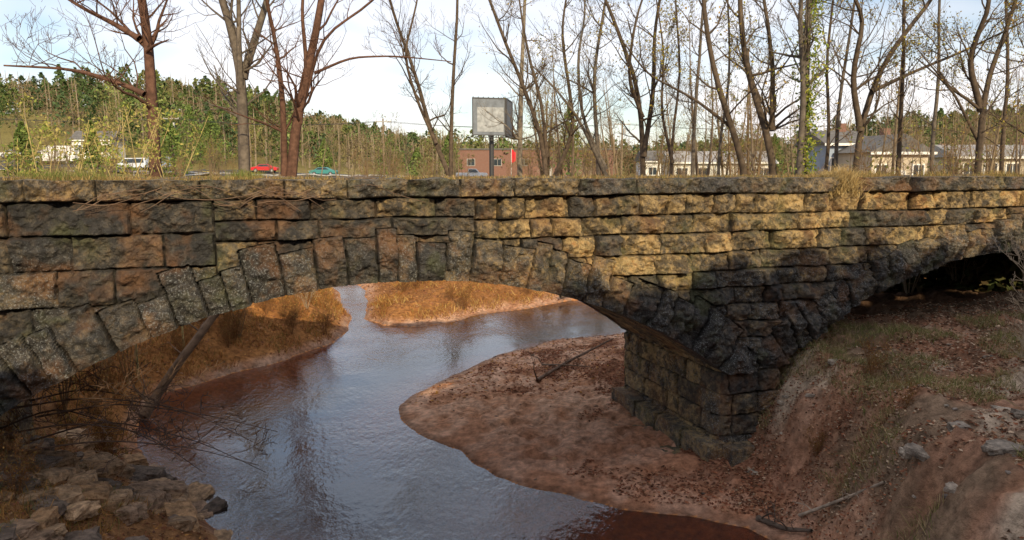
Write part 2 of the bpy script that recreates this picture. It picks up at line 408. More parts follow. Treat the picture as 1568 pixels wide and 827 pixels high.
for ai,c in enumerate(CEN):
    am=math.asin(HS/R0);an=np.linspace(-am,am,420);dp=np.linspace(.02,WID-.02,110)
    AN,DP=np.meshgrid(an,dp,indexing='ij')
    d,cc=blockrel(AN*R0+50,DP,.48,.95,ai+1)
    r=R0+.05-d*.7
    A=Acc();A.grid(W(c+r*np.sin(AN),DP,CR-R0+r*np.cos(AN)),cc)
    A.build('arch_barrel_%d'%(ai+1),M_stone,False,bridge)
    dpp=np.linspace(0,WID,170)
    for sg in(-1,1):
        z=np.arange(-.8,ZS+.06,.025);DZ,DD=np.meshgrid(z,dpp,indexing='ij')
        d,cc=relief(DD*1.0+60+ai*9+sg*3,DZ,False,.4)
        ed=ss(0,.09,DD)*ss(0,.09,WID-DD)
        cc[...,0]=np.clip(cc[...,0]+.40,0,1)
        s=c+sg*HS+0*DD
        A=Acc();A.grid(W(s-sg*d*.6*ed,DD,DZ),cc,flip=sg>0);A.build('pier_side_%d%s'%(ai+1,'ab'[sg>0]),M_stone,False,bridge)
for pi,(a,b) in enumerate([(CEN[0]+HS,CEN[1]-HS),(CEN[1]+HS,CEN[2]-HS)]):
    for back in(False,True):
        s=np.linspace(a,b,64);z=np.arange(-.8,ZS+.06,.022);S,Z=np.meshgrid(s,z,indexing='ij')
        d,cc=relief(S,Z,False,.6);cc[...,0]=cc[...,0]*.9+.08;d=d*ss(0,.09,S-a)*ss(0,.09,b-S)
        A=Acc();A.grid(W(S,-d if not back else WID+d,Z),cc,flip=back);A.build('pier_%s_%d'%('back' if back else 'front',pi+1),M_stone,False,bridge)
# deck
s=np.arange(-24,36,.12);dd=np.linspace(.5,WID-.5,24);S,D_=np.meshgrid(s,dd,indexing='ij')
A=Acc();A.grid(W(S,D_,5.74+.10*fbm(S*1.5,D_*1.5,4,4)),lerp((.15,.10,.06),(.28,.2,.1),fbm(S*2,D_*2,14,3)))
A.build('bridge_deck',M_ground,True,bridge)
# rough blocks / rocks
def rockmesh(A,loc,size,seed,rot=0,boxy=.7,amp=.12,n=7,col=None):
    g=np.linspace(-1,1,n);vs=[];fs=[];k=0
    for ax in range(3):
        for sg in(-1,1):
            a,b=np.meshgrid(g,g,indexing='ij');P=np.zeros((n,n,3));P[...,ax]=sg;P[...,(ax+1)%3]=a;P[...,(ax+2)%3]=b
            i=np.arange(n*n).reshape(n,n)+k
            q=np.stack([i[:-1,:-1],i[1:,:-1],i[1:,1:],i[:-1,1:]],-1).reshape(-1,4)
            if sg<0:q=q[:,::-1]
            vs.append(P.reshape(-1,3));fs.append(q);k+=n*n
    V=np.concatenate(vs);F=np.concatenate(fs)
    sph=V/np.linalg.norm(V,axis=1,keepdims=True)
    V=V*boxy+sph*(1-boxy)*1.15
    nz=fbm(V[:,0]*1.3+seed*3.1+V[:,2]*.7,V[:,1]*1.3+V[:,2]*1.1,seed,3)-.5
    nz2=vn(V[:,0]*4+seed+V[:,2]*2,V[:,1]*4+V[:,2]*3,seed+1)-.5
    V=V*(1+amp*2.2*nz+amp*.8*nz2)[:,None]*np.array(size)/2
    tl=((seed*31)%17/17-.5)*.5
    c,s_=math.cos(rot),math.sin(rot)
    V=np.stack([V[:,0]*c-V[:,1]*s_,V[:,0]*s_+V[:,1]*c,V[:,2]+(V[:,0]*tl if boxy<.9 else 0)],1)+np.array(loc)
    if col is None:col=(.15+.5*((seed*7919)%97)/97,1,.25)
    A.add(V,F,col)
A=Acc();d0=-.25;k=0
while d0<WID-.1:
    L=random.uniform(.8,1.3)
    for lv,(wo,zz,hh) in enumerate([(.36,.46,.5),(.75,.06,.46)]):
        cpos=W(np.array(CEN[0]+HS-wo/2+.1),np.array(d0+L/2+lv*.3),np.array(zz))
        rockmesh(A,cpos,(wo+.25,L-.06,hh),30+k,math.atan2(EY,EX),.93,.06,12,(.42+.16*random.random(),1,.5));k+=1
    d0+=L
for i in range(2):
    cpos=W(np.array(4.65+i*.75),np.array(-.22),np.array(.42));rockmesh(A,cpos,(.72,.55,.5),60+i,math.atan2(EY,EX),.93,.05,10,(.45,1,.5))
A.build('pier_footing',M_stone,False,bridge)
# ---------------------------------------------------------------- rocks
def tz(x,y): return float(terr(np.array([x]),np.array([y]))[0])
RKC=[(.38,.23,.12),(.30,.20,.13),(.44,.29,.17),(.20,.15,.115)]
GKC=[(.36,.30,.24),(.30,.25,.20),(.40,.34,.27),(.24,.20,.17)]
def scatter_rocks(name,xr,yr,n,smin,smax,cond=None,cols=RKC):
    A=Acc();x=RG.uniform(*xr,n*3);y=RG.uniform(*yr,n*3);z=terr(x,y);d=sdf(x,y);k=0
    for i in range(n*3):
        if k>=n:break
        if cond and not cond(x[i],y[i],z[i],d[i]):continue
        s=smin+(smax-smin)*random.random()**2.6
        c=np.array(random.choice(cols))*random.uniform(.7,1.25)
        rockmesh(A,(x[i],y[i],z[i]+s*.0),(s*random.uniform(.8,1.6),s*random.uniform(.7,1.1),s*random.uniform(.3,.6)),100+i,random.random()*6,.66,.2,7,c);k+=1
    A.build(name,M_rock,False)
scatter_rocks('bank_rocks',(-9,-3.8),(7,14.5),330,.08,.70,lambda x,y,z,d:-.35<d<3.6)
scatter_rocks('bank_rocks',(4.4,11),(6.5,14),60,.05,.22,lambda x,y,z,d:d>.3,GKC)
scatter_rocks('bank_rocks',(5.2,8.0),(6.9,9.6),14,.2,.60,lambda x,y,z,d:d>.6,GKC)
scatter_rocks('gravel',(-2,5),(12,26),130,.03,.10,lambda x,y,z,d:d>-.1)
A=Acc();rockmesh(A,(4.22,10.15,tz(4.22,10.15)+.10),(.95,.6,.42),9,.3,.6,.12,12,(.48,.46,.42));A.build('boulder',M_rock,False)
A=Acc();rockmesh(A,(4.75,7.25,tz(4.75,7.25)+.16),(.46,.42,.5),19,.5,.92,.06,12,(.42,.40,.37));A.build('cut_stone_block',M_rock,False)
# ---------------------------------------------------------------- plants
class Tree:
    def __init__(s): s.L={6:([],[]),5:([],[]),4:([],[]),3:([],[])}; s.tips=[]
    def put(s,pts,rad,sides): s.L[sides][0].append(pts);s.L[sides][1].append(rad)
K=6
def resample(pts,k):
    P=np.array(pts,float);seg=np.r_[0,np.cumsum(np.linalg.norm(np.diff(P,axis=0),axis=1))]
    t=np.linspace(0,seg[-1],k);Q=np.stack([np.interp(t,seg,P[:,i]) for i in range(3)],1)
    for _ in range(2):Q[1:-1]=(Q[:-2]+2*Q[1:-1]+Q[2:])/4
    return Q,seg[-1]
def grow(T,p,d,L,r,lev,nch,trop=.12,wig=.22,maxlev=2):
    k=K;pts=[p];rad=[r];q=list(p);dx,dy,dz=d;st=L/(k-1)
    g=random.gauss
    for i in range(1,k):
        dx+=g(0,wig);dy+=g(0,wig);dz+=g(0,wig)+trop
        n=math.sqrt(dx*dx+dy*dy+dz*dz)+1e-9;dx/=n;dy/=n;dz/=n
        q=[q[0]+dx*st,q[1]+dy*st,q[2]+dz*st];pts.append(tuple(q));rad.append(r*(1-.8*i/(k-1)))
    T.put(pts,rad,4 if lev==0 else 3)
    if lev>=maxlev:
        T.tips.append(pts[-1]);T.tips.append(pts[3]);return
    for c in range(nch[lev]):
        f=random.uniform(.2,1)*(k-1);i=min(int(f),k-2)
        a=pts[i];b=pts[i+1];u=f-i
        pp=(a[0]+(b[0]-a[0])*u,a[1]+(b[1]-a[1])*u,a[2]+(b[2]-a[2])*u)
        bd=Vector((b[0]-a[0],b[1]-a[1],b[2]-a[2])).normalized()
        rv=Vector((g(0,1),g(0,1),g(0,1)));rv-=rv.dot(bd)*bd;rv.normalize()
        nd=bd*.75+rv*.75
        grow(T,pp,tuple(nd.normalized()),L*random.uniform(.35,.65)*(1.1-.5*f/(k-1)),max(r*(1-.8*f/(k-1))*.6,.006),lev+1,nch,trop,wig,maxlev)
def stem(T,pts,r0,r1,limbs,zlow,llen,nch,trop=.14,maxlev=2,k=16):
    Q,tot=resample(pts,k)
    jit=np.cumsum(RG.normal(size=(k,3))*r0*.22,axis=0);jit[:,2]=0;Q=Q+jit*np.linspace(0,1,k)[:,None]*.6
    R=np.linspace(r0,r1,k);R[0]*=1.25
    T.put([tuple(a) for a in Q],list(R),6)
    for _ in range(limbs):
        f=random.uniform(0,1)**.8*(k-1.01);i=int(f)
        if Q[i][2]<zlow:continue
        a=random.random()*6.283;el=random.uniform(.2,1.0)
        d=(math.cos(a)*math.cos(el),math.sin(a)*math.cos(el),math.sin(el))
        rr=R[i]*random.uniform(.25,.5)
        grow(T,tuple(Q[i]),d,llen*random.uniform(.5,1.15)*(1.15-.5*f/k),rr,0,nch,trop,.2,maxlev)
def finish(T,name,col,parent=None,leaf=None,extra=None,mat=None):
    A=Acc()
    for sd,(P,R) in T.L.items():
        if not P:continue
        by={}
        for p,r in zip(P,R):by.setdefault(len(p),([],[]));by[len(p)][0].append(p);by[len(p)][1].append(r)
        for kk,(pp,rr) in by.items():tubes(A,pp,np.maximum(rr,.0055),sd,np.array(col)*(1.15 if sd==3 else 1))
    o=A.build(name,mat or M_bark,True,parent)
    if leaf or extra is not None:
        B=Acc()
        if leaf:
            n,sz,cols=leaf
            tp=np.array(T.tips);ii=RG.integers(0,len(tp),n)
            c=np.array(cols)[RG.integers(0,len(cols),n)]*RG.uniform(.7,1.3,(n,1))
            quads(B,tp[ii]+RG.normal(size=(n,3))*.12,sz*RG.uniform(.6,1.3,n),c)
        if extra is not None:
            for P,sz,c in extra:quads(B,P,sz,c)
        B.build('foliage',M_leaf,False,o)
    return o
RED=(.105,.056,.038);GRY=(.12,.10,.08);BRN=(.085,.063,.045);PAL=(.20,.17,.13)
HERO=[
(24,RED,[([(238,310),(234,200),(222,100),(215,0),(208,-120),(215,-260)],20,16),([(214,60),(170,35),(110,5),(60,-30)],9,6),([(222,145),(190,130),(120,108),(50,95),(-30,92)],8,9),([(225,78),(245,72),(278,68)],5,2)],None),
(31,GRY,[([(376,310),(372,200),(370,110),(352,40),(330,-40),(310,-160)],20,14),([(371,120),(385,60),(400,-20),(410,-160)],12,9),([(370,170),(373,80),(365,0),(372,-150)],9,9)],None),
(31,RED,[([(430,310),(452,200),(474,100),(490,0),(500,-150)],19,12),([(436,270),(436,150),(420,50),(412,-60)],10,9),([(446,230),(470,130),(500,60),(560,10),(640,-40)],6,8),([(458,190),(468,100),(462,20),(470,-80)],8,8),([(482,112),(540,90),(600,80),(690,92)],4,5)],None),
(38,BRN,[([(690,310),(690,200),(694,100),(700,0),(705,-120)],8,12),([(692,280),(655,190),(635,110),(600,20),(580,-80)],8,12),([(668,220),(640,160),(620,90),(640,0),(650,-80)],5,10)],None),
(42,PAL,[([(795,310),(797,150),(802,0),(805,-120)],10,12)],None),
(36,BRN,[([(835,310),(838,230),(805,140),(770,60),(742,-20),(720,-120)],9,14),([(850,270),(880,200),(870,120),(860,40),(880,-60)],7,12),([(838,240),(828,150),(812,100),(800,30),(790,-60)],6,10)],'y'),
(36,GRY,[([(925,310),(915,210),(905,120),(920,40),(935,-60)],9,13),([(928,270),(890,190),(860,150),(815,100)],6,10),([(928,260),(890,180),(880,90),(900,10),(890,-80)],6,12)],'y'),
(34,BRN,[([(985,310),(985,200),(970,110),(935,20),(905,-60)],11,13),([(985,240),(1000,150),(1000,60),(1010,-60)],8,12),([(984,180),(960,120),(965,50),(990,-40)],6,10)],'y'),
(34,GRY,[([(1060,310),(1062,180),(1070,80),(1075,-60)],8,14)],None),
(26,BRN,[([(1160,310),(1140,240),(1105,170),(1085,90),(1075,0),(1085,-120)],13,13),([(1120,195),(1060,150),(1000,110),(950,60)],5,8)],'y'),
(26,BRN,[([(1195,310),(1185,220),(1150,140),(1140,50),(1135,-60),(1120,-160)],14,14),([(1182,200),(1190,100),(1170,20),(1180,-80)],8,11)],'y'),
(25,GRY,[([(1228,310),(1232,150),(1240,50),(1250,-60),(1255,-200)],17,12),([(1221,310),(1226,150),(1222,0),(1228,-150)],10,8)],'ivy'),
(26,BRN,[([(1300,310),(1318,200),(1345,110),(1390,50),(1440,0),(1480,-60)],13,13),([(1318,200),(1300,120),(1310,30),(1300,-80)],9,11),([(1335,140),(1400,110),(1470,80),(1540,40)],6,8)],'y'),
(31,GRY,[([(1285,310),(1283,180),(1300,80),(1320,-60)],8,13)],None),
(28,BRN,[([(1375,310),(1380,180),(1378,60),(1380,-80)],9,13)],'y'),
(25,BRN,[([(1495,310),(1500,180),(1510,120),(1540,60),(1565,-20)],13,12),([(1503,170),(1480,90),(1490,10),(1480,-80)],9,10),([(1500,220),(1450,140),(1400,90)],5,8)],'y'),
(32,GRY,[([(1445,310),(1425,220),(1440,120),(1430,20),(1440,-80)],8,13)],None),
(27,BRN,[([(1600,310),(1580,180),(1600,60),(1590,-80)],11,13)],'y'),
(30,BRN,[([(1250,310),(1270,200),(1262,100),(1280,0),(1275,-80)],7,13)],None),
(33,BRN,[([(1025,310),(1030,200),(1045,110),(1035,20),(1040,-80)],6,12),([(1030,250),(1010,170),(1020,80),(1005,0)],5,9)],'y'),
(30,GRY,[([(1110,310),(1100,220),(1120,120),(1110,20),(1115,-80)],6,12)],None),
(32,BRN,[([(1540,310),(1535,200),(1550,100),(1535,10),(1545,-80)],8,13)],'y'),
]
YEL=[(.34,.28,.06),(.26,.25,.06),(.38,.26,.07)]
for D,col,stems,lf in HERO:
    T=Tree();first=True;extra=None
    for pts,w,nl in stems:
        P=[survey(px,py,D) for px,py in pts]
        P=[(x,y+(random.uniform(-.15,.15)*i if first else (random.uniform(-.5,.5)*i)),z) for i,(x,y,z) in enumerate(P)]
        if first:
            x,y,z=P[0];P=[(x,y,min(tz(x,y),z)-.2)]+P[1:]
        r=w/1120*D/2
        main=w>=7
        stem(T,P,r*1.08,r*.35,nl+6 if main else nl,7.0 if D<30 else 6.6,(2.9 if main else 1.9)*(1 if D<30 else 1.15),(5,4),maxlev=2)
        if lf=='ivy' and first:
            n=4200;Q,_=resample(P,40);f=RG.uniform(0,.95,n)*39;i=f.astype(int)
            C=Q[i]+RG.normal(size=(n,3))*np.array([.19,.19,.25])*(0.5+1.1*vn(f*.8,f*0,4))[:,None]+np.array([.12,-.05,0])
            c=np.array([(.12,.18,.035),(.26,.32,.06),(.42,.42,.08)])[RG.integers(0,3,n)]
            extra=[(C[C[:,2]>3],.065,c[C[:,2]>3])]
        first=False
    finish(T,'bare_tree',col,leaf=(1000 if D<30 else 700,.05,YEL) if lf=='y' else None,extra=extra)
# generic tree/bush variants for instancing
def variant(h,col,nst,limbs,llen,seed,leaf=None,lean=.15,r=.13,zlow=.25,nch=(5,4)):
    random.seed(seed);T=Tree()
    for i in range(nst):
        a=random.random()*6.28;p=[(0,0,-.3)];x=y=0
        for j in range(1,5):
            x+=math.cos(a)*lean*h/4*random.uniform(.3,1.4);y+=math.sin(a)*lean*h/4*random.uniform(.3,1.4);a+=random.gauss(0,.5)
            p.append((x,y,h*j/4*random.uniform(.93,1.03)))
        stem(T,p,r*random.uniform(.7,1.1),r*.15,limbs,h*zlow,llen,nch)
    return finish(T,'tree_source',col,leaf=leaf,mat=M_twig)
OLV=[(.24,.22,.07),(.17,.19,.06),(.30,.24,.09)]
vars_=[variant(11,(.20,.155,.10),1,20,3.4,1),variant(12,(.15,.115,.08),2,14,3.2,2,(260,.09,OLV)),variant(9.5,(.16,.12,.075),3,10,2.7,3,(420,.08,YEL)),variant(13,(.21,.165,.115),1,22,3.6,4),variant(10,(.19,.135,.08),2,15,3.,5,(380,.09,OLV))]
shr=[variant(3.6,(.22,.145,.08),9,5,1.2,6,None,.35,.022,.15,(4,3)),variant(2.8,(.34,.27,.19),10,4,1.0,7,None,.45,.018,.1,(4,3)),variant(4.5,(.18,.12,.07),7,7,1.5,8,(220,.06,OLV),.3,.03,.15,(4,3)),variant(2.6,(.20,.10,.045),12,6,.9,9,(500,.05,[(.34,.15,.05),(.26,.18,.06),(.40,.24,.08)]),.5,.016,.1,(4,3))]
def place(src,name,x,y,sc,parent,z=None,rot=None):
    o=bpy.data.objects.new(name,src.data);COL.objects.link(o)
    o.location=(x,y,tz(x,y) if z is None else z);o.rotation_euler=(0,0,random.random()*6.28 if rot is None else rot);o.scale=(sc,sc,sc*random.uniform(.9,1.1));o.parent=parent
    for c in src.children:
        q=bpy.data.objects.new('foliage',c.data);COL.objects.link(q);q.parent=o
    return o
random.seed(77)
wood=bpy.data.objects.new('background_woodland',None);COL.objects.link(wood)
for i in range(165):
    D=random.uniform(50,118);px=random.uniform(-150,1720)
    if 560<px<1000 and D>70 and random.random()<.6:continue
    if 715<px<800:continue
    if px<560 and random.random()<.35:continue
    x=(px-784)/1120*D
    s=random.uniform(.45,.75) if px<760 else random.uniform(.65,1.0)
    if D<70:s*=.8
    place(random.choice(vars_),'woodland_tree',x,D,s,wood)
for i in range(16):
    D=random.uniform(39,50);px=random.uniform(830,1700);x=(px-784)/1120*D
    place(random.choice(vars_),'woodland_tree',x,D,random.uniform(.75,1.0),wood)
thick=bpy.data.objects.new('brush_thicket',None);COL.objects.link(thick)
for i in range(200):
    D=random.uniform(38,85);px=random.uniform(-100,1700)
    if 380<px<560 and random.random()<.85:continue
    if px<280 and random.random()<.5:continue
    if 690<px<860 and (random.random()<.7 or 725<px<785):continue
    x=(px-784)/1120*D
    if sdf(np.array([x]),np.array([D]))[0]<.5:continue
    place(random.choice(shr[:3]),'bush',x,D,random.uniform(.45,.85)*(1+.2*(D>55)),thick)
for x,y,s in [(-9.5,15,.5),(-10,18.5,.6),(-10.5,21,.7),(-9,24,.6),(-11.5,24,.9),(-8.5,26.5,.6),(-11,16,.7),(-9.8,17,.45),(-8.6,22.6,.4),(-7.5,26.3,.45),(-10,22.5,.6),(4.6,25.2,.45),(5.2,24,.5),(9,19,.8),(11,20,1),(7.6,21.5,.8),(13,21,.9),(14,18,.8),(16,20,.9),(8.6,20.5,.7),(10,21.5,.9),(12,19.5,.8),(-3,36,.6),(1,38,.7),(-6,38,.6),(4,37.5,.7),(-11,28,.8),(-9,31,.7)]:
    place(random.choice(shr[:3]),'bush',x,y,s,thick)
for i in range(80):
    if i<50:x=random.uniform(-12,-6.6);y=random.uniform(19,30)
    else:x=random.uniform(-5.5,7);y=random.uniform(30,40)
    dd_=float(sdf(np.array([x]),np.array([y]))[0])
    if dd_<.35:continue
    place(shr[3],'bush',x,y,random.uniform(.22,.5),thick)
for x,y,s in [(7.4,9.8,.52),(8.2,10.6,.7),(8.9,12,.8),(7.9,9.0,.5),(6.7,8.6,.3),(9.4,11,.8)]:
    place(shr[1],'bare_shrub',x,y,s,None)
for x,y,s in [(-7.0,9.8,.32),(-8.4,11.5,.4),(-8.3,14.2,.35),(-7.9,13.6,.25),(-9.3,15.8,.4),(-9.8,17.6,.4),(5.3,12.2,.18),(6.4,12.6,.25),(5.9,10.6,.16)]:
    place(shr[3],'bare_shrub',x,y,s,None)
for v in vars_+shr:
    for c in list(v.children):bpy.data.objects.remove(c)
    bpy.data.objects.remove(v)
# saplings on left behind parapet
random.seed(5)
for px,D in ((65,19),(105,20),(190,19),(215,21),(20,20),(150,22),(265,21)):
    T=Tree();x,y,z=survey(px,270,D);b=tz(x,y)
    for j in range(3):
        tp=survey(px+random.uniform(-50,60),random.uniform(160,220),D)
        stem(T,[(x,y,b),(x+random.uniform(-.1,.1),y,5),tp],.03,.008,7,5.6,.9,(3,2))
    finish(T,'sapling',(.38,.30,.13),leaf=(260,.05,[(.36,.36,.09),(.42,.36,.12),(.24,.30,.07)]))
# ---------------------------------------------------------------- grass
def grass(name,n,xr,yr,cond,h,cols,lean=.35,w=.006):
    x=RG.uniform(*xr,n);y=RG.uniform(*yr,n)
    z=terr(x,y);d=sdf(x,y);m=cond(x,y,z,d);x,y,z=x[m],y[m],z[m]
    k=len(x);c=np.array(cols)[RG.integers(0,len(cols),k)]*RG.uniform(.6,1.3,(k,1))
    A=Acc();blades(A,np.stack([x,y,z-.02],1),h*RG.uniform(.4,1.3,k),lean,w*RG.uniform(.7,1.5,k),c);A.build(name,M_grass,False)
ST=[(.46,.28,.09),(.40,.20,.06),(.30,.14,.05),(.52,.36,.13)]
RS=[(.40,.17,.05),(.30,.12,.04),(.22,.09,.035),(.44,.25,.08),(.22,.18,.05)]
grass('dry_grass',60000,(-15,-5),(14,33),lambda x,y,z,d:(d>.1)&(vn(x*1.6,y*1.6,4)>.45),.26,RS,.9,.007)
grass('dry_grass',30000,(-9,9),(27.5,46),lambda x,y,z,d:(d>.3)&(vn(x*.8,y*.8,6)>.52)&(y>27),.30,ST,.9,.011)
DG=[(.34,.26,.13),(.42,.33,.18),(.22,.20,.08),(.17,.20,.06)]
grass('dry_grass',70000,(4.5,13),(5.5,16),lambda x,y,z,d:(z>.9)&(vn(x*1.3,y*1.3,14)>.52),.20,DG,.9,.0045)
grass('dry_grass',20000,(-10,-5),(8,16),lambda x,y,z,d:(z>.7)&(vn(x*1.3,y*1.3,24)>.5),.24,[(.48,.25,.08),(.34,.18,.06),(.18,.18,.06)],.9,.005)
# grass and vines on bridge top
def topg(n,s0,s1,hh,cols,name,thr=.5,dep=(.15,.6)):
    s=RG.uniform(s0,s1,n);dp=RG.uniform(*dep,n);m=vn(s*1.7,dp,33)>thr;s,dp=s[m],dp[m]
    B=W(s,dp,5.84+0*s);k=len(s);c=np.array(cols)[RG.integers(0,len(cols),k)]*RG.uniform(.6,1.3,(k,1))
    A=Acc();blades(A,B,hh*RG.uniform(.3,1.2,k),.6,.004*RG.uniform(.7,1.5,k),c);A.build(name,M_grass,False)
PSW=[(.42,.30,.13),(.34,.24,.10),(.26,.17,.07),(.20,.19,.07)]
topg(11000,-9,14,.10,PSW,'parapet_grass',.35)
topg(3500,-9,-4,.22,[(.16,.2,.05),(.3,.26,.1)],'parapet_grass',.6,(.4,1.2))
topg(5000,7,13,.2,PSW,'parapet_grass',.5,(.3,1.2))
k=2200;s=RG.normal(6.95,.15,k);B=W(s,RG.uniform(-.26,.2,k),5.84-np.abs(s-6.95)*.5-RG.random(k)*.28)
A=Acc();blades(A,B,.36*RG.uniform(.4,1.3,k),.7,.005*np.ones(k),np.array([(.6,.47,.24),(.5,.36,.16)])[RG.integers(0,2,k)]*RG.uniform(.6,1.2,(k,1)));A.build('grass_tuft',M_grass,False)
T=Tree();random.seed(9)
for i in range(16):
    s0=random.uniform(-5.6,-2.6);p=tuple(W(np.array(s0),np.array(-.2),np.array(5.75)))
    dr=random.choice((-1,1));pts=[p]
    for j in range(5):
        s0+=dr*random.uniform(.1,.32);pts.append(tuple(W(np.array(s0),np.array(-.32-random.random()*.06),np.array(5.75-.05*j+random.uniform(-.18,.07)))))
    T.put([tuple(a) for a in resample(pts,10)[0]],[.006]*10,3)
finish(T,'dead_vine',(.15,.10,.07))
# leaf litter
def litter(name,n,xr,yr,cond,cols,sz=.035):
    x=RG.uniform(*xr,n);y=RG.uniform(*yr,n);z=terr(x,y);d=sdf(x,y);m=cond(x,y,z,d);x,y,z=x[m],y[m],z[m];k=len(x)
    A=Acc();quads(A,np.stack([x,y,z+.018],1),sz*RG.uniform(.6,1.4,k),np.array(cols)[RG.integers(0,len(cols),k)]*RG.uniform(.6,1.3,(k,1)),.45);A.build(name,M_leaf,False)
LC=[(.38,.16,.09),(.26,.11,.065),(.46,.27,.16),(.16,.08,.055)]
litter('leaf_litter',40000,(-1,6),(11.5,26),lambda x,y,z,d:(d>.3)&(fbm(x*.7,y*.7,21,4)+.05*(x-1)+.03*vn(x*4,y*4,3)>.60),LC,.04)
litter('leaf_litter',70000,(4,14),(5,18),lambda x,y,z,d:(d>.5)&(fbm(x*.8,y*.8,27,4)>.42),LC+[(.62,.47,.33),(.54,.41,.29),(.12,.075,.05)])
litter('leaf_litter',16000,(-10,-4),(6,15),lambda x,y,z,d:(d>.3),LC+[(.5,.26,.09)])
litter('leaf_litter',30000,(-14,8),(18,40),lambda x,y,z,d:(d>.2),LC+[(.5,.27,.09)],.05)
# driftwood etc
def log(name,pts,r0,r1,col,twigs=6,tl=.5):
    T=Tree();stem(T,pts,r0,r1,twigs,-9,tl,(3,2),0,maxlev=1,k=14);return finish(T,name,col)
def gp(x,y,o=.05):return (x,y,tz(x,y)+o)
log('driftwood_log',[gp(.7,19.6,.04),gp(1.6,21,.08),gp(2.4,22.2,.12),gp(3.3,23.4,.25)],.05,.025,(.16,.11,.08),9,.9)
log('driftwood_branch',[gp(.9,21.2,.05),gp(1.5,20.6,.12),gp(2.2,20.2,.1)],.03,.01,(.2,.15,.11),6,.5)
log('driftwood_branch',[gp(4.75,11.4,.08),gp(5.0,10.6,.08),gp(5.2,9.7,.08)],.03,.02,(.38,.31,.24),3,.4)
log('driftwood_branch',[gp(4.2,11.8,.03),gp(4.5,11.3,.08),gp(4.7,10.9,.1)],.05,.03,(.12,.09,.07),5,.5)
log('fallen_trunk',[(-8.9,17.0,.1),(-8.5,17.8,1.0),(-7.9,18.5,2.0),(-7.0,19.5,3.3)],.12,.08,(.17,.11,.07),6,1.0)
log('driftwood_log',[(2.2,33.0,.25),(3.0,33.6,.3),(3.9,34.4,.6)],.09,.05,(.12,.09,.07),8,.9)
random.seed(21)
for i in range(7):
    y0=10.6+random.uniform(-.5,1.6);x0=-7.8+random.uniform(-.3,.5);z0=1.7+random.uniform(-.3,.8)
    dx=random.uniform(1.6,3.9)
    T=Tree();stem(T,[(x0,y0,z0),(x0+dx*.3,y0+.3,z0+random.uniform(0,.4)),(x0+dx*.7,y0+.4,z0-.1),(x0+dx,y0+.5,z0-random.uniform(.4,.9))],.016,.004,9,-9,.9,(3,3),-.02,maxlev=2,k=14);finish(T,'fallen_branch',(.11,.07,.05))
# ---------------------------------------------------------------- evergreen + distant masses
def crown(A,x,y,z0,z1,rad,n,size,cols,shape=1.0):
    h=RG.random(n)**.85;t=h;rr=rad*np.clip((1-t**shape)*1.15,0.05,1)*np.minimum(1,.35+t*4)
    a=RG.random(n)*6.283;q=np.sqrt(RG.random(n))*(.75+.5*vn(a*2.2+x,t*7+y,3))
    C=np.stack([x+np.cos(a)*rr*q,y+np.sin(a)*rr*q,z0+(z1-z0)*t],1)
    c=np.array(cols)[RG.integers(0,len(cols),n)]*(.55+.9*vn(a*2+x,t*8+y,9))[:,None]
    quads(A,C,size*RG.uniform(.6,1.3,n),c)
GRN=[(.09,.13,.04),(.12,.15,.05),(.07,.095,.035)]
random.seed(3)
# riverside evergreens behind the viewpoint
tops=[(-14,9.4),(-8,10.2),(-3,11.2),(1,12.0),(4,12.8),(8,14.0),(14,15.3),(18,16.0),(30,17.0),(40,18)]
tx=-12.
while tx<38:
    top=np.interp(tx,[a for a,_ in tops],[b for _,b in tops])+random.uniform(-.25,.25)
    yy=-7+random.uniform(-.3,.3);b=tz(tx,yy)
    A=Acc();tubes(A,[[(tx,yy,b-.3),(tx,yy,b+3),(tx,yy,top-1)]],[[.2,.16,.04]],6,BRN)
    o=A.build('evergreen_tree',M_bark,True)
    A=Acc();crown(A,tx,yy,b+.3,top,1.9,2400,.32,GRN,11);A.build('crown',M_far,False,o)
    tx+=1.75
for X0,Y0 in ((-1.5,-9.5),):
    T=Tree();b=tz(X0,Y0);stem(T,[(X0,Y0,b-.2),(X0+.3,Y0,8),(X0-.3,Y0+.3,13),(X0+.2,Y0,19)],.15,.05,34,8,4,(5,4));finish(T,'bare_tree',GRY)
# dark evergreen undergrowth beyond the second arch
random.seed(31)
for x,y,top,r in ((8.4,22.4,4.4,1.3),(10.3,22.4,5.0,1.6),(12.2,21.6,5.2,1.8),(14.0,20.9,5.2,1.8),(16,20.5,5.2,1.8),(18,20,5.2,1.8),(20,20,5.2,2),(13,19.4,4.0,1.1),(15.2,19.2,4.6,1.4),(11.4,23.5,5.2,1.8),(13.4,23,5.3,1.8),(15.5,22.5,5.3,2),(17.5,22.5,5.3,2),(9.2,24,5,1.6)):
    b=tz(x,y);h=top-b;Bk=Acc();tubes(Bk,[[(x,y,b-.3),(x,y,b+h*.4),(x,y,b+h*.8)]],[[.06,.05,.02]],6,BRN);o=Bk.build('evergreen_shrub',M_bark,True)
    Q=Acc();crown(Q,x,y,b,b+h,r,2000,.14,[(.05,.065,.026),(.075,.075,.03),(.095,.07,.035)],5);Q.build('crown',M_far,False,o)
